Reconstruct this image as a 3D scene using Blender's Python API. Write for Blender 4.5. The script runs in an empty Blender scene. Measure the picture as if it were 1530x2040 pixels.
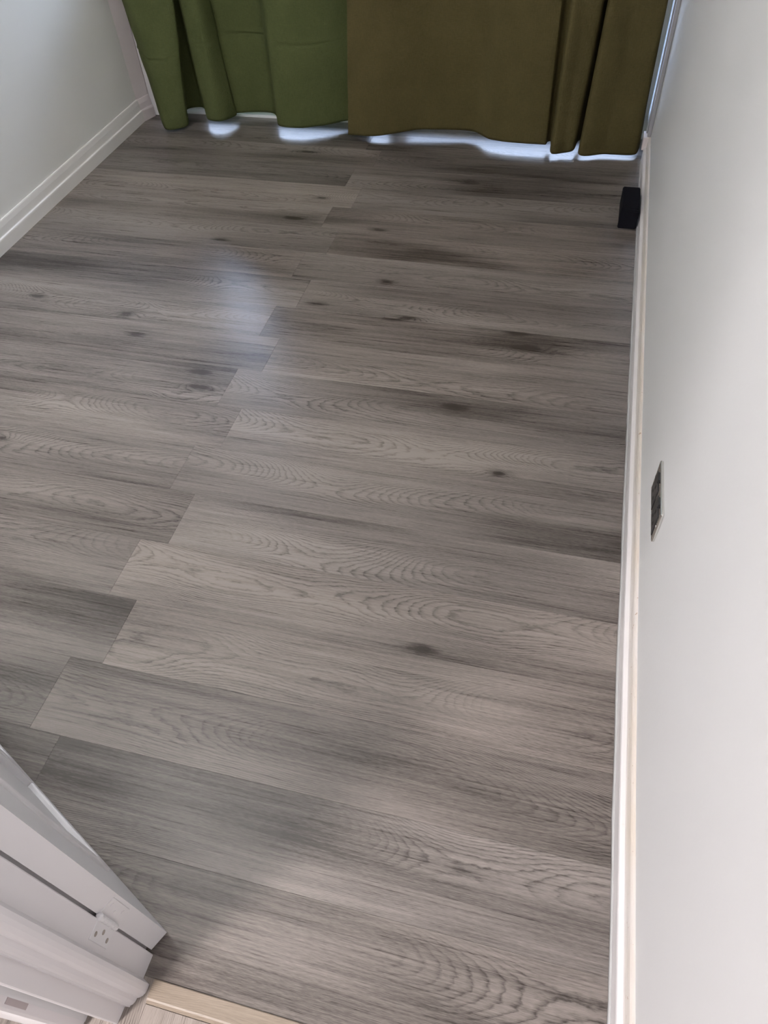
import bpy, bmesh, math, random
from mathutils import Vector, Matrix, noise

random.seed(7)
sc = bpy.context.scene
col = sc.collection
D = bpy.data

# ------------------------------------------------------------------ camera
cam_d = D.cameras.new('camera')
cam_d.sensor_fit = 'VERTICAL'
cam_d.sensor_height = 36.0
cam_d.lens = 25.738
cam_d.clip_start = 0.02
cam = D.objects.new('camera', cam_d)
col.objects.link(cam)
R_ = Vector((0.96940714, 0.24119784, -0.04553463))
U_ = Vector((-0.15563628, 0.74744729, 0.64583271))
F_ = Vector((-0.18980819, 0.618988, -0.76211988))
m = Matrix((R_, U_, -F_)).transposed().to_4x4()
m.translation = Vector((0, 0, 1.5))
cam.matrix_world = m
sc.camera = cam

# ------------------------------------------------------------------ exposure, sky, lights
vs = sc.view_settings
vs.view_transform = 'Standard'
vs.look = 'None'
vs.gamma = 1.0
vs.use_curve_mapping = False
vs.exposure = 0.10

SKY_STRENGTH = 18.0
world = D.worlds.new('daylight_sky')
sc.world = world
world.use_nodes = True
wn = world.node_tree
wn.nodes.clear()
wo = wn.nodes.new('ShaderNodeOutputWorld')
wb = wn.nodes.new('ShaderNodeBackground')
wt = wn.nodes.new('ShaderNodeTexCoord')
wsx = wn.nodes.new('ShaderNodeSeparateXYZ')
wr = wn.nodes.new('ShaderNodeValToRGB')
wr.color_ramp.elements[0].position = 0.0
wr.color_ramp.elements[0].color = (0.80, 0.88, 1.0, 1)
wr.color_ramp.elements[1].position = 0.9
wr.color_ramp.elements[1].color = (0.36, 0.56, 1.0, 1)
wn.links.new(wt.outputs['Generated'], wsx.inputs[0])
wn.links.new(wsx.outputs['Z'], wr.inputs[0])
wn.links.new(wr.outputs[0], wb.inputs[0])
wb.inputs[1].default_value = SKY_STRENGTH
wn.links.new(wb.outputs[0], wo.inputs[0])

def area(name, loc, rot, size, power, color, shape='DISK', size_y=None, portal=False):
    l = D.lights.new(name, 'AREA')
    l.shape = shape
    l.size = size
    if size_y:
        l.size_y = size_y
    l.energy = power
    l.color = color
    o = D.objects.new(name, l)
    col.objects.link(o)
    o.location = loc
    o.rotation_euler = rot
    if portal:
        l.cycles.is_portal = True
    return o

HALL_LAMP = (-1.30, -1.15, 2.37)
FILL_LAMP = (-1.48, 0.62, 1.30)
area('hall_lamp_light', (HALL_LAMP[0], HALL_LAMP[1], 2.30), (0, 0, 0), 0.34, 94.0, (1.0, 0.935, 0.925))
area('room_fill_light', (FILL_LAMP[0], FILL_LAMP[1], FILL_LAMP[2] + 0.004), (math.pi, 0, 0), 0.26, 66.0, (1.0, 0.975, 0.955))  # unseen uplight added to fill the room off the ceiling
area('window_portal', (-0.93, 3.74, 1.05), (math.radians(-90), 0, 0), 2.40, 1.0, (1, 1, 1), 'RECTANGLE', 2.1, True)

# ------------------------------------------------------------------ materials
def new_mat(name):
    mt = D.materials.new(name)
    mt.use_nodes = True
    nt = mt.node_tree
    b = nt.nodes['Principled BSDF']
    return mt, nt, b

def N(nt, typ, **kw):
    n = nt.nodes.new(typ)
    for k, v in kw.items():
        setattr(n, k, v)
    return n

def link(nt, a, b):
    nt.links.new(a, b)

def math_n(nt, op, a, b=None, c=None, clamp=False):
    n = nt.nodes.new('ShaderNodeMath')
    n.operation = op
    n.use_clamp = clamp
    for i, v in enumerate((a, b, c)):
        if v is None:
            continue
        if isinstance(v, (int, float)):
            n.inputs[i].default_value = v
        else:
            nt.links.new(v, n.inputs[i])
    return n.outputs[0]

def ramp(nt, fac, stops):
    n = nt.nodes.new('ShaderNodeValToRGB')
    e = n.color_ramp.elements
    while len(e) < len(stops):
        e.new(0.5)
    for el, (p, c) in zip(e, stops):
        el.position = p
        el.color = c if len(c) == 4 else (*c, 1)
    nt.links.new(fac, n.inputs[0])
    return n.outputs[0]

def g(v):
    return (v, v, v, 1)

def mix(nt, fac, a, b, blend='MIX'):
    n = nt.nodes.new('ShaderNodeMix')
    n.data_type = 'RGBA'
    n.blend_type = blend
    ins = {'f': n.inputs[0], 'a': n.inputs[6], 'b': n.inputs[7]}
    for k, v in (('f', fac), ('a', a), ('b', b)):
        if isinstance(v, (int, float)):
            ins[k].default_value = v
        elif isinstance(v, tuple):
            ins[k].default_value = v
        else:
            nt.links.new(v, ins[k])
    return n.outputs[2]

def bump(nt, b, height, strength, dist):
    n = nt.nodes.new('ShaderNodeBump')
    n.inputs['Strength'].default_value = strength
    n.inputs['Distance'].default_value = dist
    nt.links.new(height, n.inputs['Height'])
    nt.links.new(n.outputs[0], b.inputs['Normal'])

def wood_mat(name, light, dark, knot_amt=1.0, rough=0.29):
    """Oak-print laminate: contour lines of a stretched field give cathedral grain."""
    mt, nt, b = new_mat(name)
    tc = N(nt, 'ShaderNodeTexCoord')
    oi = N(nt, 'ShaderNodeObjectInfo')
    rnd = oi.outputs['Random']
    off = N(nt, 'ShaderNodeCombineXYZ')
    link(nt, math_n(nt, 'MULTIPLY', rnd, 37.0), off.inputs[0])
    link(nt, math_n(nt, 'MULTIPLY', rnd, 91.0), off.inputs[1])
    link(nt, math_n(nt, 'MULTIPLY', rnd, 53.0), off.inputs[2])

    def coords(sx, sy):
        mp = N(nt, 'ShaderNodeMapping')
        mp.inputs['Scale'].default_value = (sx, sy, 0.0)
        link(nt, tc.outputs['Object'], mp.inputs['Vector'])
        ad = N(nt, 'ShaderNodeVectorMath', operation='ADD')
        link(nt, mp.outputs[0], ad.inputs[0])
        link(nt, off.outputs[0], ad.inputs[1])
        return ad.outputs[0]

    def nz(sx, sy, detail=2.0, rough_=0.5, dist=0.0):
        n = N(nt, 'ShaderNodeTexNoise')
        n.inputs['Scale'].default_value = 1.0
        n.inputs['Detail'].default_value = detail
        n.inputs['Roughness'].default_value = rough_
        n.inputs['Distortion'].default_value = dist
        link(nt, coords(sx, sy), n.inputs['Vector'])
        return n.outputs[0]

    # knots
    vo = N(nt, 'ShaderNodeTexVoronoi', feature='F1', voronoi_dimensions='2D')
    vo.inputs['Scale'].default_value = 1.0
    vo.inputs['Randomness'].default_value = 1.0
    link(nt, coords(2.3, 7.0), vo.inputs['Vector'])
    kd = vo.outputs['Distance']
    kmask = math_n(nt, 'GREATER_THAN', N_sep(nt, vo.outputs['Color']), 0.76)
    kw = math_n(nt, 'MULTIPLY_ADD', nz(26.0, 70.0, 2.0), 0.09, kd)
    kw = math_n(nt, 'SUBTRACT', kw, 0.045)
    kn_core = math_n(nt, 'MULTIPLY', ramp(nt, kw, [(0.0, g(1)), (0.022, g(.9)), (0.05, g(.3)), (0.12, g(0))]), kmask)
    kn_halo = math_n(nt, 'MULTIPLY', ramp(nt, kd, [(0.0, g(1)), (0.2, g(0.42)), (0.5, g(0.0))]), kmask)

    wob = nz(7.0, 22.0, 2.0)
    wob2 = nz(45.0, 130.0, 2.0)
    # arched cathedral figure: a parabola across the board on a slow drift along it
    sp = N(nt, 'ShaderNodeSeparateXYZ')
    link(nt, tc.outputs['Object'], sp.inputs[0])
    drift = nz(1.15, 0.0, 1.0, 0.4)
    yy = math_n(nt, 'ADD', sp.outputs['Y'], math_n(nt, 'MULTIPLY', math_n(nt, 'SUBTRACT', nz(1.7, 1.5, 1.0), 0.5), 0.16))
    yy = math_n(nt, 'ADD', yy, math_n(nt, 'MULTIPLY', math_n(nt, 'SUBTRACT', rnd, 0.5), 0.10))
    f = math_n(nt, 'MULTIPLY', math_n(nt, 'MULTIPLY', yy, yy), 26.0)
    f = math_n(nt, 'ADD', f, math_n(nt, 'MULTIPLY', drift, 0.95))
    f = math_n(nt, 'ADD', f, math_n(nt, 'MULTIPLY', nz(1.6, 7.0, 1.0), 0.22))
    f = math_n(nt, 'ADD', f, math_n(nt, 'MULTIPLY', wob, 0.024))
    f = math_n(nt, 'ADD', f, math_n(nt, 'MULTIPLY', wob2, 0.012))
    f = math_n(nt, 'ADD', f, math_n(nt, 'MULTIPLY', kn_halo, 0.12))
    rings = math_n(nt, 'FRACT', math_n(nt, 'MULTIPLY', f, 58.0))
    line = ramp(nt, rings, [(0.0, g(0)), (0.46, g(0.03)), (0.70, g(0.5)), (0.84, g(1)), (0.93, g(0.4)), (1.0, g(0.0))])
    cmask = ramp(nt, nz(1.3, 6.0, 1.0), [(0.42, g(0.10)), (0.62, g(1))])
    fib_mask = nz(40.0, 260.0, 3.0, 0.65)
    fleck = ramp(nt, nz(26.0, 620.0, 2.0, 0.6), [(0.52, g(0)), (0.72, g(1))])
    fine = nz(70.0, 900.0, 2.0, 0.6)
    line = math_n(nt, 'MULTIPLY', line, cmask)
    line = math_n(nt, 'MULTIPLY', line, math_n(nt, 'MULTIPLY_ADD', fib_mask, 1.5, 0.0))
    fib = nz(5.0, 230.0, 4.0, 0.65)
    fib2 = nz(1.6, 70.0, 3.0, 0.6)
    smear = nz(0.95, 9.5, 3.0, 0.55)
    broad = nz(0.75, 3.2, 2.0, 0.5)

    t = math_n(nt, 'MULTIPLY_ADD', smear, 1.15, -0.09)
    t = math_n(nt, 'ADD', t, math_n(nt, 'MULTIPLY', math_n(nt, 'SUBTRACT', broad, 0.5), 0.95))
    t = math_n(nt, 'ADD', t, math_n(nt, 'MULTIPLY', math_n(nt, 'SUBTRACT', fib, 0.5), 0.8))
    t = math_n(nt, 'ADD', t, math_n(nt, 'MULTIPLY', math_n(nt, 'SUBTRACT', fib2, 0.5), 0.5))
    t = math_n(nt, 'ADD', t, math_n(nt, 'MULTIPLY', math_n(nt, 'SUBTRACT', fine, 0.5), 0.6))
    t = math_n(nt, 'ADD', t, math_n(nt, 'MULTIPLY', fleck, 0.10))
    t = math_n(nt, 'SUBTRACT', t, math_n(nt, 'MULTIPLY', line, 0.50))
    t = math_n(nt, 'SUBTRACT', t, math_n(nt, 'MULTIPLY', kn_halo, 0.13 * knot_amt))
    t = math_n(nt, 'SUBTRACT', t, math_n(nt, 'MULTIPLY', kn_core, 0.95 * knot_amt))
    t = math_n(nt, 'MULTIPLY_ADD', t, 1.22, -0.10, clamp=True)
    c = ramp(nt, t, [(0.0, dark), (0.5, tuple((a * .55 + b_ * .45) for a, b_ in zip(light, dark))), (1.0, light)])
    # tone of the single plank, carried by the object's colour
    c = mix(nt, 1.0, c, oi.outputs['Color'], 'MULTIPLY')
    link(nt, c, b.inputs['Base Color'])
    rr = math_n(nt, 'MULTIPLY_ADD', fib, 0.12, rough - 0.06)
    link(nt, rr, b.inputs['Roughness'])
    b.inputs['Specular IOR Level'].default_value = 0.5
    bump(nt, b, math_n(nt, 'SUBTRACT', fib, math_n(nt, 'MULTIPLY', line, 0.6)), 0.10, 0.0012)
    return mt

def N_sep(nt, c):
    n = nt.nodes.new('ShaderNodeSeparateColor')
    nt.links.new(c, n.inputs[0])
    return n.outputs[0]

def paint_mat(name, color, rough=0.5, mottle=0.02, bump_s=0.08, scale=60.0, spec=0.4):
    mt, nt, b = new_mat(name)
    tc = N(nt, 'ShaderNodeTexCoord')
    n = N(nt, 'ShaderNodeTexNoise')
    n.inputs['Scale'].default_value = scale
    n.inputs['Detail'].default_value = 3
    link(nt, tc.outputs['Object'], n.inputs['Vector'])
    n2 = N(nt, 'ShaderNodeTexNoise')
    n2.inputs['Scale'].default_value = 2.3
    n2.inputs['Detail'].default_value = 3
    link(nt, tc.outputs['Object'], n2.inputs['Vector'])
    hi = tuple(min(1, x * (1 + mottle)) for x in color)
    lo = tuple(x * (1 - mottle) for x in color)
    link(nt, ramp(nt, n2.outputs[0], [(0.3, lo), (0.7, hi)]), b.inputs['Base Color'])
    b.inputs['Roughness'].default_value = rough
    b.inputs['Specular IOR Level'].default_value = spec
    bump(nt, b, n.outputs[0], bump_s, 0.002)
    return mt

def plain(name, color, rough=0.5, metal=0.0, spec=0.5):
    mt, nt, b = new_mat(name)
    tc = N(nt, 'ShaderNodeTexCoord')
    n = N(nt, 'ShaderNodeTexNoise')
    n.inputs['Scale'].default_value = 40
    link(nt, tc.outputs['Object'], n.inputs['Vector'])
    link(nt, ramp(nt, n.outputs[0], [(0.3, tuple(x * .96 for x in color)), (0.7, color)]), b.inputs['Base Color'])
    b.inputs['Roughness'].default_value = rough
    b.inputs['Metallic'].default_value = metal
    b.inputs['Specular IOR Level'].default_value = spec
    return mt

def cloth_mat(name, color, dark, trans):
    mt, nt, b = new_mat(name)
    tc = N(nt, 'ShaderNodeTexCoord')
    def nz(sc_, detail=3):
        mp = N(nt, 'ShaderNodeMapping')
        mp.inputs['Scale'].default_value = sc_
        link(nt, tc.outputs['Object'], mp.inputs['Vector'])
        n = N(nt, 'ShaderNodeTexNoise')
        n.inputs['Scale'].default_value = 1
        n.inputs['Detail'].default_value = detail
        link(nt, mp.outputs[0], n.inputs['Vector'])
        return n.outputs[0]
    weave = math_n(nt, 'ADD', nz((420, 420, 60), 2), nz((60, 60, 520), 2))
    blot = nz((9, 9, 6), 4)
    t = math_n(nt, 'ADD', math_n(nt, 'MULTIPLY', weave, 0.32), math_n(nt, 'MULTIPLY', blot, 0.36))
    c = ramp(nt, t, [(0.25, dark), (0.75, color)])
    link(nt, c, b.inputs['Base Color'])
    b.inputs['Roughness'].default_value = 0.9
    b.inputs['Specular IOR Level'].default_value = 0.15
    b.inputs['Sheen Weight'].default_value = 0.0
    bump(nt, b, math_n(nt, 'ADD', weave, math_n(nt, 'MULTIPLY', nz((16, 16, 11), 3), 2.6)), 0.5, 0.0028)
    tr = N(nt, 'ShaderNodeBsdfTranslucent')
    link(nt, c, tr.inputs['Color'])
    ms = N(nt, 'ShaderNodeMixShader')
    ms.inputs[0].default_value = trans
    out = nt.nodes['Material Output']
    link(nt, b.outputs[0], ms.inputs[1])
    link(nt, tr.outputs[0], ms.inputs[2])
    link(nt, ms.outputs[0], out.inputs[0])
    return mt

M = {}
M['floor'] = wood_mat('grey_oak_laminate', (0.300, 0.262, 0.240), (0.044, 0.035, 0.030))
M['hall_floor'] = wood_mat('hall_oak_laminate', (0.34, 0.295, 0.265), (0.085, 0.070, 0.060))
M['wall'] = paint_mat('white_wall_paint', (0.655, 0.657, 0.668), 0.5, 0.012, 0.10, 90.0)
M['wall_lit'] = paint_mat('lit_warm_wall_paint', (0.83, 0.825, 0.79), 0.5, 0.012, 0.10, 90.0)  # left wall made paler to stand in for stronger light on it
M['ceiling'] = paint_mat('ceiling_paint', (0.82, 0.82, 0.81), 0.8, 0.01, 0.05)
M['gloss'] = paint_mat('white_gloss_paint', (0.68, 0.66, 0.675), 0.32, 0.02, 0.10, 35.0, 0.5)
M['gloss_lit'] = paint_mat('lit_warm_gloss_paint', (0.84, 0.82, 0.79), 0.32, 0.02, 0.10, 35.0, 0.5)  # left skirting, cream and lifted with its wall for the stronger light
M['door'] = paint_mat('door_paint', (0.68, 0.67, 0.685), 0.30, 0.015, 0.06, 30.0, 0.5)
M['upvc'] = plain('white_window_plastic', (0.80, 0.82, 0.84), 0.35)
M['casing'] = paint_mat('mauve_shade_paint', (0.66, 0.60, 0.60), 0.35, 0.02, 0.06, 30.0, 0.5)  # shade of the left corner put into the mauve; right foot shares it
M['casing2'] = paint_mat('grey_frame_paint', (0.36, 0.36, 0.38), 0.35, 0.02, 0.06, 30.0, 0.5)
M['dark'] = plain('dark_void', (0.03, 0.028, 0.026), 0.9)
M['black'] = plain('black_rubber', (0.007, 0.007, 0.011), 0.8, 0.0, 0.12)
M['socket_black'] = plain('black_plastic', (0.02, 0.02, 0.022), 0.3)
M['chrome'] = plain('polished_chrome', (0.78, 0.77, 0.74), 0.09, 1.0)
M['steel'] = plain('brushed_steel', (0.55, 0.54, 0.52), 0.3, 1.0)
M['green'] = cloth_mat('cool_lit_curtain_cloth', (0.112, 0.128, 0.050), (0.066, 0.080, 0.030), 0.02)  # same cloth as the olive panel, its cooler light put into the green
M['olive'] = cloth_mat('warm_lit_curtain_cloth', (0.122, 0.100, 0.042), (0.068, 0.055, 0.022), 0.01)  # same cloth as the green panel, warm light put into its tint
M['tan'] = wood_mat('tan_threshold_wood', (0.34, 0.275, 0.215), (0.21, 0.168, 0.128), 0.0, 0.42)
M['patch'] = plain('bare_grey_patch', (0.42, 0.37, 0.37), 0.7)
M['screw'] = plain('painted_screw_slot', (0.33, 0.29, 0.26), 0.6)
M['caulk'] = plain('grey_sealant', (0.50, 0.50, 0.50), 0.35)
M['stone'] = paint_mat('patio_concrete', (0.42, 0.42, 0.41), 0.8, 0.06)

# skirting with yellowed, chipped top on the room's right side
mt, nt, b = new_mat('worn_skirting_paint')
tc = N(nt, 'ShaderNodeTexCoord')
sx = N(nt, 'ShaderNodeSeparateXYZ')
link(nt, tc.outputs['Object'], sx.inputs[0])
n1 = N(nt, 'ShaderNodeTexNoise'); n1.inputs['Scale'].default_value = 6; n1.inputs['Detail'].default_value = 5
link(nt, tc.outputs['Object'], n1.inputs['Vector'])
n2 = N(nt, 'ShaderNodeTexNoise'); n2.inputs['Scale'].default_value = 85; n2.inputs['Detail'].default_value = 2
link(nt, tc.outputs['Object'], n2.inputs['Vector'])
hi_ = ramp(nt, sx.outputs['Z'], [(0.056, g(0)), (0.066, g(1))])
yel = math_n(nt, 'MULTIPLY', hi_, ramp(nt, n1.outputs[0], [(0.3, g(0.35)), (0.7, g(1.0))]))
c = mix(nt, yel, (0.69, 0.665, 0.675, 1), (0.69, 0.615, 0.54, 1))
chip = math_n(nt, 'MULTIPLY', hi_, ramp(nt, n2.outputs[0], [(0.70, g(0)), (0.735, g(0.8))]))
c = mix(nt, chip, c, (0.42, 0.29, 0.21, 1))
link(nt, c, b.inputs['Base Color'])
b.inputs['Roughness'].default_value = 0.34
M['skirt_worn'] = mt

mt, nt, b = new_mat('window_glass')
nt.nodes.remove(b)
tb = N(nt, 'ShaderNodeBsdfTransparent'); gb = N(nt, 'ShaderNodeBsdfGlossy')
gb.inputs['Roughness'].default_value = 0.02
fr = N(nt, 'ShaderNodeFresnel'); fr.inputs[0].default_value = 1.45
ms = N(nt, 'ShaderNodeMixShader')
link(nt, fr.outputs[0], ms.inputs[0]); link(nt, tb.outputs[0], ms.inputs[1]); link(nt, gb.outputs[0], ms.inputs[2])
link(nt, ms.outputs[0], nt.nodes['Material Output'].inputs[0])
M['glass'] = mt

mt, nt, b = new_mat('lamp_diffuser')
b.inputs['Base Color'].default_value = (0.9, 0.88, 0.85, 1)
b.inputs['Emission Color'].default_value = (1.0, 0.92, 0.84, 1)
b.inputs['Emission Strength'].default_value = 3.0
M['lamp'] = mt

# ------------------------------------------------------------------ helpers
def obj(name, bm, mat, parent=None, loc=None, smooth=False, kind=None):
    me = D.meshes.new(name)
    bmesh.ops.recalc_face_normals(bm, faces=bm.faces)
    bm.to_mesh(me)
    bm.free()
    if mat:
        me.materials.append(mat)
    if smooth:
        for p in me.polygons:
            p.use_smooth = True
    o = D.objects.new(name, me)
    col.objects.link(o)
    if parent:
        o.parent = parent
    if loc:
        o.location = loc
    if kind:
        o['kind'] = kind
    return o

def empty(name, loc=(0, 0, 0), rotz=0.0):
    o = D.objects.new(name, None)
    o.empty_display_size = 0.05
    col.objects.link(o)
    o.location = loc
    o.rotation_euler = (0, 0, rotz)
    return o

def tag(o, label, cat, group=None):
    o['label'] = label
    o['category'] = cat
    if group:
        o['group'] = group
    return o

def box_bm(x0, x1, y0, y1, z0, z1, bev=0.0, seg=2, bm=None):
    b2 = bmesh.new()
    v = [b2.verts.new(p) for p in ((x0, y0, z0), (x1, y0, z0), (x1, y1, z0), (x0, y1, z0),
                                   (x0, y0, z1), (x1, y0, z1), (x1, y1, z1), (x0, y1, z1))]
    for f in ((0, 3, 2, 1), (4, 5, 6, 7), (0, 1, 5, 4), (1, 2, 6, 5), (2, 3, 7, 6), (3, 0, 4, 7)):
        b2.faces.new([v[i] for i in f])
    if bev > 0:
        bmesh.ops.bevel(b2, geom=list(b2.edges), offset=bev, segments=seg, affect='EDGES', profile=0.5)
    if bm is None:
        return b2
    me = D.meshes.new('tmp'); b2.to_mesh(me); b2.free(); bm.from_mesh(me); D.meshes.remove(me)
    return bm

def prism_bm(pts, z0, z1, bev=0.0):
    """plan polygon raised from z0 to z1"""
    bm = bmesh.new()
    lo = [bm.verts.new((x, y, z0)) for x, y in pts]
    hi = [bm.verts.new((x, y, z1)) for x, y in pts]
    n = len(pts)
    bm.faces.new(lo[::-1]); bm.faces.new(hi)
    for i in range(n):
        bm.faces.new((lo[i], lo[(i + 1) % n], hi[(i + 1) % n], hi[i]))
    if bev:
        bmesh.ops.bevel(bm, geom=list(bm.edges), offset=bev, segments=2, affect='EDGES')
    return bm

def sweep_bm(path, prof, side):
    """profile (offset from wall, z) swept along a plan path; side = +1/-1 picks the normal"""
    bm = bmesh.new()
    rows = []
    n = len(path)
    for i, (x, y) in enumerate(path):
        a = Vector(path[max(i - 1, 0)]); c = Vector(path[min(i + 1, n - 1)])
        t = (c - a).normalized()
        nr = Vector((-t.y, t.x)) * side
        rows.append([bm.verts.new((x + nr.x * d, y + nr.y * d, z)) for d, z in prof])
    k = len(prof)
    for i in range(n - 1):
        for j in range(k - 1):
            bm.faces.new((rows[i][j], rows[i + 1][j], rows[i + 1][j + 1], rows[i][j + 1]))
    bm.faces.new(rows[0]); bm.faces.new(rows[-1][::-1])
    return bm

def cyl_bm(r, p0, p1, seg=20, bm=None, r1=None):
    own = bm is None
    if own:
        bm = bmesh.new()
    p0 = Vector(p0); p1 = Vector(p1)
    d = p1 - p0
    mat = Matrix.Translation((p0 + p1) / 2) @ d.to_track_quat('Z', 'Y').to_matrix().to_4x4()
    bmesh.ops.create_cone(bm, cap_ends=True, segments=seg, radius1=r, radius2=r if r1 is None else r1, depth=d.length, matrix=mat)
    return bm

def torus_bm(R, r, center, axis='x', n=18, k=8):
    bm = bmesh.new()
    rows = []
    for i in range(n):
        a = 2 * math.pi * i / n
        row = []
        for j in range(k):
            t = 2 * math.pi * j / k
            q = R + r * math.cos(t)
            p = (r * math.sin(t), q * math.cos(a), q * math.sin(a))
            row.append(bm.verts.new((center[0] + p[0], center[1] + p[1], center[2] + p[2])))
        rows.append(row)
    for i in range(n):
        for j in range(k):
            bm.faces.new((rows[i][j], rows[(i + 1) % n][j], rows[(i + 1) % n][(j + 1) % k], rows[i][(j + 1) % k]))
    return bm

def interp(pts, t):
    for (a, b_), (c, d) in zip(pts, pts[1:]):
        if t <= c:
            u = (t - a) / (c - a)
            return b_ + (d - b_) * u
    return pts[-1][1]

# ------------------------------------------------------------------ the room
CEIL = 2.42
BACK_Y = 3.62

# right wall: it bellies very slightly towards the doorway
RW = [(-0.25, 0.296), (0.21, 0.2865), (0.55, 0.278), (0.93, 0.2715), (1.4, 0.2675), (1.9, 0.265), (2.6, 0.263), (3.62, 0.262)]
def rw_x(y):
    return interp(RW, y)
rpath = [(0.296, -2.6)] + [(x, y) for y, x in RW]
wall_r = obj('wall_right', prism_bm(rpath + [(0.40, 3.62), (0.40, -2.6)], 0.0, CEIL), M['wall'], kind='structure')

lpath = [(-2.214, 0.0), (-2.214, 3.500)]
wall_l = obj('wall_left', prism_bm(lpath + [(-2.2145, 3.62), (-2.34, 3.62), (-2.34, 0.0)], 0.0, CEIL), M['wall_lit'], kind='structure')

# back wall round the glazed opening
WX0, WX1, WZ1 = -2.09, 0.262, 2.12
wb_root = empty('wall_back'); wb_root['kind'] = 'structure'
bm = box_bm(-2.34, WX0, BACK_Y, BACK_Y + 0.16, 0, CEIL)
box_bm(WX1, 0.40, BACK_Y, BACK_Y + 0.16, 0, CEIL, bm=bm)
box_bm(WX0, WX1, BACK_Y, BACK_Y + 0.16, WZ1, CEIL, bm=bm)
obj('wall_panel', bm, M['wall'], wb_root)

# front wall holding the doorway
bm = box_bm(-2.34, -0.60, 0.0, 0.119, 0, CEIL)
box_bm(-0.60, 0.29, 0.0, 0.119, 2.04, CEIL, bm=bm)
obj('wall_front', bm, M['wall'], kind='structure')

obj('ceiling', box_bm(-2.9, 0.5, -2.75, BACK_Y + 0.16, CEIL, CEIL + 0.1), M['ceiling'], kind='structure')
hall = empty('wall_hall'); hall['kind'] = 'structure'
bm = box_bm(-2.9, -2.8, -2.75, 0.0, 0, CEIL)
box_bm(-2.8, 0.40, -2.75, -2.6, 0, CEIL, bm=bm)
box_bm(-2.9, -2.34, 0.0, 0.12, 0, CEIL, bm=bm)
obj('wall_panel', bm, M['wall'], hall)

# ---- floor: every plank is an object
floor = empty('floor'); floor['kind'] = 'structure'
obj('subfloor', box_bm(-2.9, 0.5, -2.75, BACK_Y + 0.16, -0.05, -0.0085), M['dark'], floor)
PW = 0.18038
Y0 = 3.3402
XJ = (-0.9085, -0.986)
def plank_bm(lx, ly):
    bm = box_bm(-lx / 2, lx / 2, -ly / 2, ly / 2, -0.008, 0.0)
    top = [e for e in bm.edges if all(v.co.z > -0.001 for v in e.verts)]
    bmesh.ops.bevel(bm, geom=top, offset=0.0003, segments=1, affect='EDGES')
    return bm
GAPX = 0.0001
tones = {  # row: (left, right)
    -2: (0.86, 0.86), -1: (0.86, 0.84), 0: (0.95, 0.84), 1: (0.82, 0.86), 2: (1.05, 0.82), 3: (1.0, 0.93), 4: (0.86, 1.06), 5: (0.98, 0.92),
    6: (0.94, 0.90), 7: (1.10, 1.02), 8: (1.02, 1.00), 9: (1.08, 0.94), 10: (1.06, 1.00), 11: (0.90, 0.90),
    12: (0.86, 1.04), 13: (0.88, 0.98), 14: (0.92, 1.04), 15: (0.84, 0.88), 16: (0.92, 0.98), 17: (0.94, 1.0), 18: (0.98, 1.02)}
def add_plank(x0, x1, y0, y1, tone):
    o = obj('plank', plank_bm(x1 - x0 - 2 * GAPX, y1 - y0 - 2 * GAPX), M['floor'], floor)
    o.location = ((x0 + x1) / 2, (y0 + y1) / 2, 0)
    tint = random.uniform(-0.012, 0.012)
    o.color = (tone * (1 + tint), tone, tone * (1 - tint), 1)
    return o
for k in range(-2, 19):
    y1 = Y0 - k * PW
    y0 = y1 - PW
    y0 = 0.0868 if k == 17 else y0
    if k > 17:
        continue
    y1 = min(y1, BACK_Y)
    if y1 - y0 < 0.01:
        continue
    xj = XJ[k % 2] + random.uniform(-0.004, 0.004)
    tl, tr_ = tones.get(k, (1, 1))
    add_plank(-2.205, xj, y0, y1, tl)
    add_plank(xj, 0.262 if y0 > 0.45 else 0.285, y0, y1, tr_)

# ---- hall floor beyond the threshold, boards running the other way
hf = empty('floor.001'); hf['kind'] = 'structure'
for i, (x0, x1) in enumerate([(-0.965, -0.785), (-0.785, -0.605), (-0.605, -0.5088)] + [(-0.5088 + j * PW, -0.5088 + (j + 1) * PW) for j in range(5)]):
    lx = 1.3
    y1 = 0.0485
    if i < 2:
        y1 = 0.009
    elif i == 2:
        y1 = 0.0866
    o = obj('plank', plank_bm(lx, x1 - x0 - 2 * GAPX), M['hall_floor'], hf)
    o.location = ((x0 + x1) / 2, y1 - lx / 2, 0)
    o.rotation_euler = (0, 0, math.pi / 2)
    t = random.uniform(0.9, 1.05)
    o.color = (t, t, t, 1)
o = obj('board_field', box_bm(-2.8, 0.30, -2.6, -1.293, -0.008, 0), M['hall_floor'], hf); o.color = (1, 1, 1, 1)
o = obj('board_field', box_bm(-2.8, -0.966, -1.22, -0.002, -0.008, 0), M['hall_floor'], hf); o.color = (1, 1, 1, 1)

# ---- skirting
prof_l = [(-0.004, 0.0), (0.0185, 0.0), (0.0185, 0.046), (0.0175, 0.050), (0.0125, 0.053), (0.0115, 0.057), (0.0105, 0.080), (0.0085, 0.092), (0.0075, 0.098), (0.0055, 0.1015), (-0.004, 0.1015)]
obj('baseboard_left', sweep_bm([(-2.214, 0.12 + 0.338 * i) for i in range(11)], prof_l, -1), M['gloss_lit'], kind='structure')
prof_r = [(-0.004, 0.0), (0.0205, 0.0), (0.0205, 0.050), (0.0190, 0.054), (0.0105, 0.0575), (0.0095, 0.062), (0.0092, 0.088), (0.0075, 0.096), (0.0050, 0.100), (-0.004, 0.100)]
rp = [(rw_x(y), y) for y in [0.10 + 0.1 * i for i in range(34)]]
br = obj('baseboard_right', sweep_bm(rp, prof_r, 1), M['skirt_worn'], kind='structure')
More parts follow.
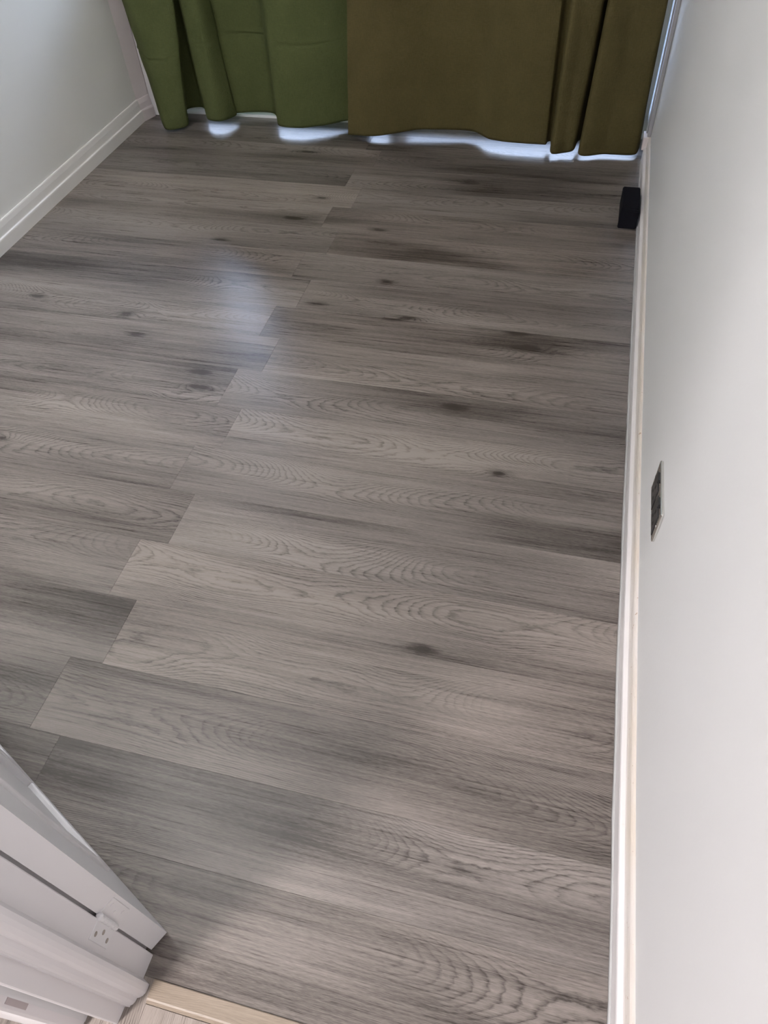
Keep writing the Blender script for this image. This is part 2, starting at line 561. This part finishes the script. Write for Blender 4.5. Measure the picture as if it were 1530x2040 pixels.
# sealant run along its foot, laid unevenly
bm = bmesh.new()
rows = []
for i in range(120):
    y = 0.10 + (3.40 - 0.10) * i / 119
    w = 0.0045 + 0.002 * noise.noise(Vector((y * 4.0, 0, 0))) + 0.0012 * noise.noise(Vector((y * 23, 3, 0)))
    x = rw_x(y) - 0.0203
    rows.append([bm.verts.new(p) for p in ((x, y, 0.0005), (x - w, y, 0.0005), (x - w * .6, y, 0.0035), (x, y, 0.0085))])
for a, b_ in zip(rows, rows[1:]):
    for j in range(4):
        bm.faces.new((a[j], b_[j], b_[(j + 1) % 4], a[(j + 1) % 4]))
obj('sealant_bead', bm, M['caulk'], br, smooth=True)

# ---- casing boards at both ends of the glazed wall
t1 = empty('trim_1'); t1['kind'] = 'structure'
obj('casing_side', prism_bm([(-2.214, 3.5005), (-2.186, 3.578), (-2.186, 3.6195), (-2.214, 3.6195)], 0.0, CEIL - 0.002), M['casing'], t1)  # wall return, its shade painted in as darker mauve
obj('casing_board', box_bm(-2.184, -2.092, 3.580, 3.6195, 0.0, 2.22, 0.003), M['gloss'], t1)
obj('plinth', sweep_bm([(-2.214, 3.5015), (-2.187, 3.577)], prof_l, -1), M['casing'], t1)  # skirting carried round the return, shade painted in likewise
t2 = empty('trim_2'); t2['kind'] = 'structure'
obj('casing_board', box_bm(0.2470, 0.2615, 3.405, 3.612, 0.10, 2.12, 0.002), M['casing2'], t2)
obj('casing_bead', box_bm(0.2410, 0.2475, 3.440, 3.452, 0.10, 2.12, 0.002), M['casing2'], t2)
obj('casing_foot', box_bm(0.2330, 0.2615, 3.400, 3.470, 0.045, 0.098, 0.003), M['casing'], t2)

# ---- glazed sliding door behind the curtains
win = empty('window_1'); win['kind'] = 'structure'
FY0, FY1 = 3.655, 3.72
bm = box_bm(WX0, WX1, FY0, FY1, 0.0, 0.085, 0.004)
box_bm(WX0, WX1, FY0, FY1, WZ1 - 0.06, WZ1, 0.004, bm=bm)
box_bm(WX0, WX0 + 0.06, FY0, FY1, 0.085, WZ1 - 0.06, 0.004, bm=bm)
box_bm(WX1 - 0.035, WX1, FY0, FY1, 0.085, WZ1 - 0.06, 0.004, bm=bm)
obj('frame', bm, M['upvc'], win)
mid = (WX0 + WX1) / 2
obj('mullion', box_bm(mid - 0.045, mid + 0.045, FY0 - 0.005, FY1, 0.085, WZ1 - 0.06, 0.004), M['upvc'], win)
obj('pane', box_bm(WX0 + 0.06, mid - 0.045, 3.685, 3.691, 0.085, WZ1 - 0.06), M['glass'], win)
obj('pane', box_bm(mid + 0.045, WX1 - 0.035, 3.685, 3.691, 0.085, WZ1 - 0.06), M['glass'], win)
obj('track', box_bm(WX0, WX1, BACK_Y + 0.0, FY0, -0.006, 0.012, 0.002), M['upvc'], win)
obj('ground', box_bm(-9, 7, 3.80, 16, -0.25, -0.15), M['stone'], kind='structure')
obj('wall_sky_block', box_bm(-8, 6, 6.2, 6.35, -0.15, 1.45), M['stone'], kind='structure')  # unseen wall added to block low sky light under the hems

# ---- door lining with its moulded stop
t3 = empty('trim_3'); t3['kind'] = 'structure'
obj('lining', prism_bm([(-0.600, 0.0095), (-0.5455, 0.0095), (-0.5435, 0.0115), (-0.5425, 0.0365), (-0.5340, 0.0375),
                        (-0.5300, 0.0800), (-0.5290, 0.1190), (-0.5305, 0.1205), (-0.600, 0.1205)], 0.0, 2.02), M['gloss'], t3)
stop = [(-0.5360, 0.0372), (-0.5345, 0.0395), (-0.5305, 0.0425), (-0.5282, 0.0470), (-0.5272, 0.0530), (-0.5235, 0.0545), (-0.5190, 0.0580),
        (-0.5158, 0.0640), (-0.5150, 0.0700), (-0.5153, 0.0765), (-0.5295, 0.0825), (-0.5360, 0.0825)]
obj('gap_light_block', box_bm(-0.600, -0.5455, 0.1207, 0.1300, 0.0, 2.02), M['gloss'], t3)  # strip added to keep light out of the hinge gap
obj('door_stop_moulding', prism_bm(stop, 0.0, 2.0), M['gloss'], t3)
obj('lining', box_bm(-0.60, 0.29, 0.0095, 0.1205, 2.02, 2.045), M['gloss'], t3)

# ---- hall-side architrave, just in the corner of the view
t4 = empty('trim_4'); t4['kind'] = 'structure'
obj('architrave', prism_bm([(-0.601, 0.0094), (-0.601, -0.0125), (-0.604, -0.0165), (-0.612, -0.0195), (-0.630, -0.0240), (-0.672, -0.0270), (-0.672, 0.0094)], 0.0, 2.09), M['gloss'], t4)
obj('paint_patch', box_bm(-0.6012, -0.6002, -0.0085, 0.0045, 0.232, 0.302), M['patch'], t4)

# ------------------------------------------------------------------ the door, folded back into the room
door = empty('door_1', (-0.5325, 0.1255, 0.008), math.radians(154.2))
door['kind'] = 'structure'
DW, DH, DT = 0.77, 1.98, 0.036
# local: x along the leaf from its hinge edge, y = -DT is the face seen from the doorway
panels = [(0.118, 0.370, 0.118, 0.82), (0.400, 0.652, 0.118, 0.82), (0.118, 0.370, 1.0, 1.86), (0.400, 0.652, 1.0, 1.86)]
xs = sorted({0, DW} | {p[0] for p in panels} | {p[1] for p in panels})
zs = sorted({0, DH} | {p[2] for p in panels} | {p[3] for p in panels})
bm = bmesh.new()
for face in (0, 1):
    y = -DT if face == 0 else 0.0
    inn = 0.009 if face == 0 else -0.009
    grid = {(i, j): bm.verts.new((x, y, z)) for i, x in enumerate(xs) for j, z in enumerate(zs)}
    for i in range(len(xs) - 1):
        for j in range(len(zs) - 1):
            cx, cz = (xs[i] + xs[i + 1]) / 2, (zs[j] + zs[j + 1]) / 2
            ishole = any(p[0] < cx < p[1] and p[2] < cz < p[3] for p in panels)
            if not ishole:
                bm.faces.new((grid[i, j], grid[i + 1, j], grid[i + 1, j + 1], grid[i, j + 1]))
    # opening sides
    for p in panels:
        i0, i1, j0, j1 = xs.index(p[0]), xs.index(p[1]), zs.index(p[2]), zs.index(p[3])
        loop = [grid[i0, j0], grid[i1, j0], grid[i1, j1], grid[i0, j1]]
        inner = [bm.verts.new((v.co.x, v.co.y + inn, v.co.z)) for v in loop]
        for a in range(4):
            bm.faces.new((loop[a], loop[(a + 1) % 4], inner[(a + 1) % 4], inner[a]))
bm.faces.ensure_lookup_table()
def q(*c):
    bm.faces.new([bm.verts.new(v) for v in c])
q((0, -DT, 0), (0, 0, 0), (0, 0, DH), (0, -DT, DH)); q((DW, -DT, 0), (DW, 0, 0), (DW, 0, DH), (DW, -DT, DH))
q((0, -DT, 0), (DW, -DT, 0), (DW, 0, 0), (0, 0, 0)); q((0, -DT, DH), (DW, -DT, DH), (DW, 0, DH), (0, 0, DH))
bmesh.ops.remove_doubles(bm, verts=bm.verts, dist=1e-5)
obj('leaf', bm, M['door'], door)
for p in panels:
    pb = box_bm(p[0] - 0.001, p[1] + 0.001, -DT + 0.009, -0.009, p[2] - 0.001, p[3] + 0.001)
    box_bm(p[0] + 0.045, p[1] - 0.045, -DT + 0.002, -0.002, p[2] + 0.045, p[3] - 0.045, 0.006, 1, bm=pb)
    panel = obj('panel', pb, M['door'], door)
    # raised moulding round the panel, standing a little proud of the face
    for (ax0, ax1, az0, az1) in ((p[0] - 0.004, p[0] + 0.020, p[2] - 0.004, p[3] + 0.004), (p[1] - 0.020, p[1] + 0.004, p[2] - 0.004, p[3] + 0.004),
                                 (p[0] + 0.020, p[1] - 0.020, p[2] - 0.004, p[2] + 0.020), (p[0] + 0.020, p[1] - 0.020, p[3] - 0.020, p[3] + 0.004)):
        obj('panel_moulding', box_bm(ax0, ax1, -DT - 0.006, -DT + 0.010, az0, az1, 0.004, 3), M['door'], panel)
# lever handle near the free edge
hb = box_bm(0.69, 0.73, -DT - 0.007, -DT, 0.93, 1.09, 0.003)
handle = obj('handle', hb, M['steel'], door)
lv = cyl_bm(0.009, (0.71, -DT - 0.007, 1.03), (0.71, -DT - 0.05, 1.03))
cyl_bm(0.009, (0.715, -DT - 0.045, 1.03), (0.605, -DT - 0.045, 1.03), bm=lv)
obj('lever', lv, M['steel'], handle, smooth=False)

def hinge_at(z0):
    h = 0.076
    L = Vector((-0.5300, 0.1230, 0))
    # knuckle in the gap between lining and leaf, built in the room's axes then parented to the door
    root = cyl_bm(0.0052, (-0.5285, 0.1235, z0), (-0.5285, 0.1235, z0 + h), 14)
    for i in range(1, 5):
        cyl_bm(0.0056, (-0.5285, 0.1235, z0 + h * i / 5 - 0.0012), (-0.5285, 0.1235, z0 + h * i / 5 + 0.0012), 14, bm=root)
    cyl_bm(0.0062, (-0.5285, 0.1235, z0 + h), (-0.5285, 0.1235, z0 + h + 0.004), 14, bm=root, r1=0.003)
    # the leaf let into the lining
    box_bm(-0.5305, -0.5280, 0.092, 0.1215, z0, z0 + h, 0.0008, 1, bm=root)
    inv = (Matrix.Translation((-0.5325, 0.1255, 0.008)) @ Matrix.Rotation(math.radians(154.2), 4, 'Z')).inverted()
    bmesh.ops.transform(root, matrix=inv, verts=root.verts)
    # the leaf screwed to the door's edge (local x slightly below 0)
    box_bm(-0.0014, 0.001, -0.030, -0.001, z0 - 0.008, z0 + h - 0.008, 0.0007, 1, bm=root)
    hg = obj('hinge', root, M['door'], door)
    for (yy, zz) in ((0.102, 0.013), (0.109, 0.038), (0.102, 0.063)):
        s = cyl_bm(0.0038, (-0.5282, yy, z0 + zz), (-0.5272, yy, z0 + zz), 12)
        box_bm(-0.5275, -0.52705, yy - 0.0034, yy + 0.0034, z0 + zz - 0.0008, z0 + zz + 0.0008, bm=s)
        bmesh.ops.transform(s, matrix=inv, verts=s.verts)
        obj('screw', s, M['screw'], hg)
    for (yy, zz) in ((-0.021, 0.013), (-0.014, 0.038), (-0.021, 0.063)):
        obj('screw', cyl_bm(0.0036, (-0.0012, yy, z0 + zz - 0.008), (-0.0020, yy, z0 + zz - 0.008), 12), M['door'], hg)
for z0 in (0.214, 1.68):
    hinge_at(z0)

# ------------------------------------------------------------------ threshold strip
th = empty('threshold_strip')
tag(th, 'tan wooden threshold strip lying across the doorway floor', 'threshold')
bm = bmesh.new()
prof = [(0.0865, -0.008), (0.0865, 0.0035), (0.0850, 0.0052), (0.0575, 0.0062), (0.0545, 0.0056), (0.0492, 0.0012), (0.0492, -0.008)]
ra = [bm.verts.new((-0.5085, y, z)) for y, z in prof]
rb = [bm.verts.new((0.262, y, z)) for y, z in prof]
bm.faces.new(ra); bm.faces.new(rb[::-1])
for i in range(len(prof)):
    j = (i + 1) % len(prof)
    bm.faces.new((ra[i], ra[j], rb[j], rb[i]))
o = obj('strip', bm, M['tan'], th); o.color = (1, 1, 1, 1)

# ------------------------------------------------------------------ curtains
LEFT = [(-2.112, 3.568, -0.100), (-2.090, 3.483, -0.092), (-2.001, 3.352, -0.010), (-1.944, 3.354, 0.082), (-1.908, 3.405, 0.131), (-1.990, 3.575, 0.060), (-1.915, 3.612, -0.010), (-1.830, 3.480, -0.036), (-1.758, 3.466, -0.012), (-1.707, 3.538, -0.062), (-1.711, 3.571, -0.071), (-1.529, 3.597, -0.015), (-1.452, 3.459, 0.035), (-1.349, 3.450, 0.142), (-1.236, 3.493, 0.127), (-1.134, 3.559, 0.091), (-1.038, 3.594, 0.063)]
RIGHT = [(-1.089, 3.406, 0.074), (-0.959, 3.402, 0.108), (-0.757, 3.506, 0.109), (-0.522, 3.521, 0.062), (-0.420, 3.443, 0.037), (-0.181, 3.424, -0.004), (-0.171, 3.456, 0.010), (-0.158, 3.463, 0.022), (-0.143, 3.344, 0.018), (-0.097, 3.355, 0.027), (-0.054, 3.383, 0.052), (-0.041, 3.469, 0.047), (-0.026, 3.497, 0.040), (-0.021, 3.346, 0.048), (0.085, 3.366, 0.024), (0.207, 3.376, 0.003), (0.226, 3.437, -0.036)]
# height of the hem over the floor at each point; some folds hang nearly down to the boards
def with_hem(pts, low):
    out = []
    for i, (x, y, s_) in enumerate(pts):
        h = low.get(i, 0.033)
        k = (1.5 - h) / (1.5 - 0.035)
        out.append((x * k, y * k, s_, h))
    return out
LEFT = with_hem(LEFT, {2: 0.013, 3: 0.013, 4: 0.020, 6: 0.028})
RIGHT = with_hem(RIGHT, {0: 0.013, 1: 0.016, 8: 0.018, 9: 0.017, 10: 0.024, 13: 0.013, 14: 0.012, 15: 0.012, 16: 0.016})

def spline(pts, sub):
    out = []
    n = len(pts)
    for i in range(n - 1):
        p0 = Vector(pts[max(i - 1, 0)]); p1 = Vector(pts[i]); p2 = Vector(pts[i + 1]); p3 = Vector(pts[min(i + 2, n - 1)])
        L = (p2 - p1).length
        m1 = (p2 - p0); m2 = (p3 - p1)
        m1 = m1 / max(m1.length, 1e-6) * L * 0.75
        m2 = m2 / max(m2.length, 1e-6) * L * 0.75
        for s in range(sub):
            t = s / sub
            h00 = 2 * t ** 3 - 3 * t ** 2 + 1; h10 = t ** 3 - 2 * t ** 2 + t
            h01 = -2 * t ** 3 + 3 * t ** 2; h11 = t ** 3 - t ** 2
            out.append((h00 * p1 + h10 * m1 + h01 * p2 + h11 * m2, i + t))
    out.append((Vector(pts[-1]), n - 1))
    return out

ROD_Y, ROD_Z = 3.50, 2.262
def smooth01(a, b_, t):
    t = max(0.0, min(1.0, (t - a) / (b_ - a)))
    return t * t * (3 - 2 * t)

def curtain(name, ctrl, mat, seed, crease, slip):
    pts = spline(ctrl, 9)
    bm = bmesh.new()
    zs_ = [0.0, 0.012, 0.03, 0.045, 0.05, 0.056, 0.065]
    z = 0.085
    while z < 0.575:
        zs_.append(z); z += 0.0085
    nz_ = 60
    H0 = 0.58
    cols_ = []
    arc = 0.0
    last = None
    for P, u in pts:
        if last is not None:
            arc += (Vector(P[:2]) - Vector(last)).length
        last = P[:2]
        top = 2.172
        zz = [v for v in zs_] + [H0 + (top - H0 - 0.035) * k / (nz_ - 1) for k in range(nz_)]
        colv = []
        for z in zz:
            zz_ = z
            lean = P[2] * (zz_ if zz_ < 0.55 else 0.55 + 0.25 * (1 - math.exp(-(zz_ - 0.55) / 0.25)))
            w = smooth01(0.6, 2.1, zz_)
            y = P[1] + (ROD_Y + (P[1] - 3.46) * 0.28 - P[1]) * w
            x = P[0] + lean
            if slip and P[0] < -1.62:
                # above knee height this edge is bunched aside, leaving the glass bare
                q_ = smooth01(0.57, 0.84, zz_)
                x += (-1.655 + (P[0] + 1.655) * 0.10 - x) * q_
            v = Vector((arc * 5.0, zz_ * 6.0, seed))
            wr = 0.0065 * noise.noise(v) + 0.0034 * noise.noise(v * 2.7 + Vector((3, 1, 0)))
            # stitched hem
            if 0.043 < zz_ < 0.058:
                wr += 0.0016
            if crease:
                zc = 0.312 + 0.050 * (u - 2) / 14.0 + 0.006 * noise.noise(Vector((arc * 3, 9, 1)))
                dz = (zz_ - zc)
                wr += 0.013 * math.exp(-(dz / 0.008) ** 2) * (0.6 if dz > 0 else -1.0) * (0.75 + 0.7 * noise.noise(Vector((arc * 4, 2, 5)))) - 0.006 * smooth01(-0.015, 0.015, dz)
            else:
                # puckers near the hem
                wr += 0.0055 * noise.noise(Vector((arc * 9, zz_ * 14, seed))) * (1 - smooth01(0.0, 0.3, zz_))
            zb = P[3] + 0.003 * noise.noise(Vector((arc * 2.0, 4, seed))) * (1 - smooth01(0, 0.2, zz_))
            colv.append(bm.verts.new((x, y - wr, zb + z)))
        cols_.append(colv)
    for a, b_ in zip(cols_, cols_[1:]):
        for j in range(len(a) - 1):
            bm.faces.new((a[j], b_[j], b_[j + 1], a[j + 1]))
    root = empty(name, (ctrl[len(ctrl) // 2][0], 3.47, 0))
    o = obj('cloth', bm, mat, root, smooth=True)
    o.location = (-root.location.x, -root.location.y, 0)
    so = o.modifiers.new('thickness', 'SOLIDIFY')
    so.thickness = 0.0016
    so.offset = 0
    # hanging rings from the rod
    step = 14
    start = 9 * 9 + 3 if slip else 6
    for i in range(start, len(pts) - 3, step):
        co = cols_[i][-1].co if False else None
    return root, pts

def rings(root, xs_):
    for x in xs_:
        r = obj('ring', torus_bm(0.036, 0.0022, (x, ROD_Y, ROD_Z - 0.0221)), M['steel'], root, smooth=True)
        r.location = (-root.location.x, -root.location.y, 0)

cl, _ = curtain('curtain', LEFT, M['green'], 1.3, True, True)
tag(cl, 'cloth curtain, tinted greener for cool light, with a horizontal fold crease, beside the left wall', 'curtain', 'curtains over the glazed wall')
rings(cl, [-1.62, -1.48, -1.34, -1.22, -1.08])
cr, _ = curtain('curtain', RIGHT, M['olive'], 8.1, False, False)
tag(cr, 'cloth curtain, tinted brownish olive for warm light, with two deep folds beside the black block', 'curtain', 'curtains over the glazed wall')
rings(cr, [-0.99, -0.78, -0.57, -0.38, -0.19, -0.02, 0.10, 0.205])
rod = empty('curtain_rod', (0, ROD_Y, ROD_Z))
tag(rod, 'thin steel curtain rod above both green curtains', 'curtain rod')
obj('pole', cyl_bm(0.011, (-2.16, 0, 0), (0.245, 0, 0), 16), M['steel'], rod)
for x in (-2.05, -0.95, 0.16):
    obj('bracket', box_bm(x - 0.012, x + 0.012, 0.0, 0.12, -0.008, 0.008, 0.002), M['steel'], rod)
for x in (-2.172, 0.248):
    obj('finial', cyl_bm(0.016, (x - 0.01, 0, 0), (x + 0.01, 0, 0), 16), M['steel'], rod)

# ------------------------------------------------------------------ black block against the right skirting
ds = empty('floor_block', (0.2025, 2.91, 0))
tag(ds, 'black two-piece block on the floor against the right skirting near the curtain', 'block')
def wedge(x0, x1, x0t, x1t, y0, y1, y0t, y1t, z1, bev):
    bm = bmesh.new()
    v = [bm.verts.new(p) for p in ((x0, y0, 0), (x1, y0, 0), (x1, y1, 0), (x0, y1, 0), (x0t, y0t, z1), (x1t, y0t, z1), (x1t, y1t, z1), (x0t, y1t, z1))]
    for f in ((0, 3, 2, 1), (4, 5, 6, 7), (0, 1, 5, 4), (1, 2, 6, 5), (2, 3, 7, 6), (3, 0, 4, 7)):
        bm.faces.new([v[i] for i in f])
    bmesh.ops.bevel(bm, geom=list(bm.edges), offset=bev, segments=3, affect='EDGES')
    return bm
obj('body', wedge(-0.034, 0.034, -0.034, 0.033, -0.085, 0.098, -0.080, 0.098, 0.0715, 0.0035), M['black'], ds)
obj('front_panel', wedge(-0.036, 0.033, -0.0355, 0.034, -0.101, -0.0862, -0.096, -0.0812, 0.069, 0.003), M['black'], ds)

# ------------------------------------------------------------------ double socket on the right wall
so = empty('wall_socket', (rw_x(1.127), 1.1275, 0.296))
tag(so, 'polished chrome double power socket with black inserts on the right wall', 'socket')
so.rotation_euler = (0, 0, math.atan2(-(rw_x(1.2) - rw_x(1.05)), 0.15))
# local: -x faces the room, y along the wall
obj('plate', box_bm(-0.0075, 0.0, -0.079, 0.079, -0.0445, 0.0445, 0.0028, 3), M['chrome'], so)
for yc in (-0.036, 0.036):
    ins = obj('insert', box_bm(-0.0088, -0.007, yc - 0.030, yc + 0.030, -0.038, 0.024, 0.0006, 1), M['socket_black'], so)
    for (dy, z0, z1, hw) in ((0, -0.002, 0.010, 0.0028), (-0.0112, -0.022, -0.0165, 0.0045), (0.0112, -0.022, -0.0165, 0.0045)):
        obj('pin_slot', box_bm(-0.0091, -0.0087, yc + dy - hw, yc + dy + hw, z0, z1), M['dark'], ins)
    obj('rocker_switch', box_bm(-0.0115, -0.007, yc - 0.011, yc + 0.011, 0.027, 0.040, 0.0012, 2), M['socket_black'], so)
for yc in (-0.060, 0.060):
    pass
for yc in (-0.072, 0.072):
    obj('screw', cyl_bm(0.0032, (-0.0075, yc, 0.0), (-0.0084, yc, 0.0), 12), M['chrome'], so)

# ------------------------------------------------------------------ hall lamp and an added fill lamp, outside the frame
lp = empty('ceiling_lamp', (HALL_LAMP[0], HALL_LAMP[1], CEIL))
tag(lp, 'small round flush ceiling lamp in the hall behind the doorway', 'lamp')
obj('base', cyl_bm(0.185, (0, 0, -0.035), (0, 0, 0), 40), M['upvc'], lp)
obj('diffuser', cyl_bm(0.165, (0, 0, -0.075), (0, 0, -0.035), 40, r1=0.18), M['lamp'], lp)
fl = empty('added_fill_lamp', (FILL_LAMP[0], FILL_LAMP[1], 0))  # made-up lamp, added out of view to brighten the room
tag(fl, 'made-up steel uplighter out of view past the open door, added as fill light', 'lamp')
fz = FILL_LAMP[2]
obj('base', cyl_bm(0.13, (0, 0, 0.0), (0, 0, 0.022), 40), M['steel'], fl)
obj('pole', cyl_bm(0.013, (0, 0, 0.022), (0, 0, fz - 0.12), 16), M['steel'], fl)
bm = bmesh.new()
prof = [(0.013, fz - 0.12), (0.09, fz - 0.10), (0.14, fz - 0.055), (0.165, fz + 0.012), (0.160, fz + 0.012), (0.135, fz - 0.045), (0.085, fz - 0.09), (0.0, fz - 0.095)]
rows = [[bm.verts.new((r * math.cos(2 * math.pi * a / 32), r * math.sin(2 * math.pi * a / 32), z)) for a in range(32)] for r, z in prof]
for a, b_ in zip(rows, rows[1:]):
    for k in range(32):
        bm.faces.new((a[k], a[(k + 1) % 32], b_[(k + 1) % 32], b_[k]))
bmesh.ops.remove_doubles(bm, verts=bm.verts, dist=1e-5)
obj('bowl', bm, M['steel'], fl, smooth=True)
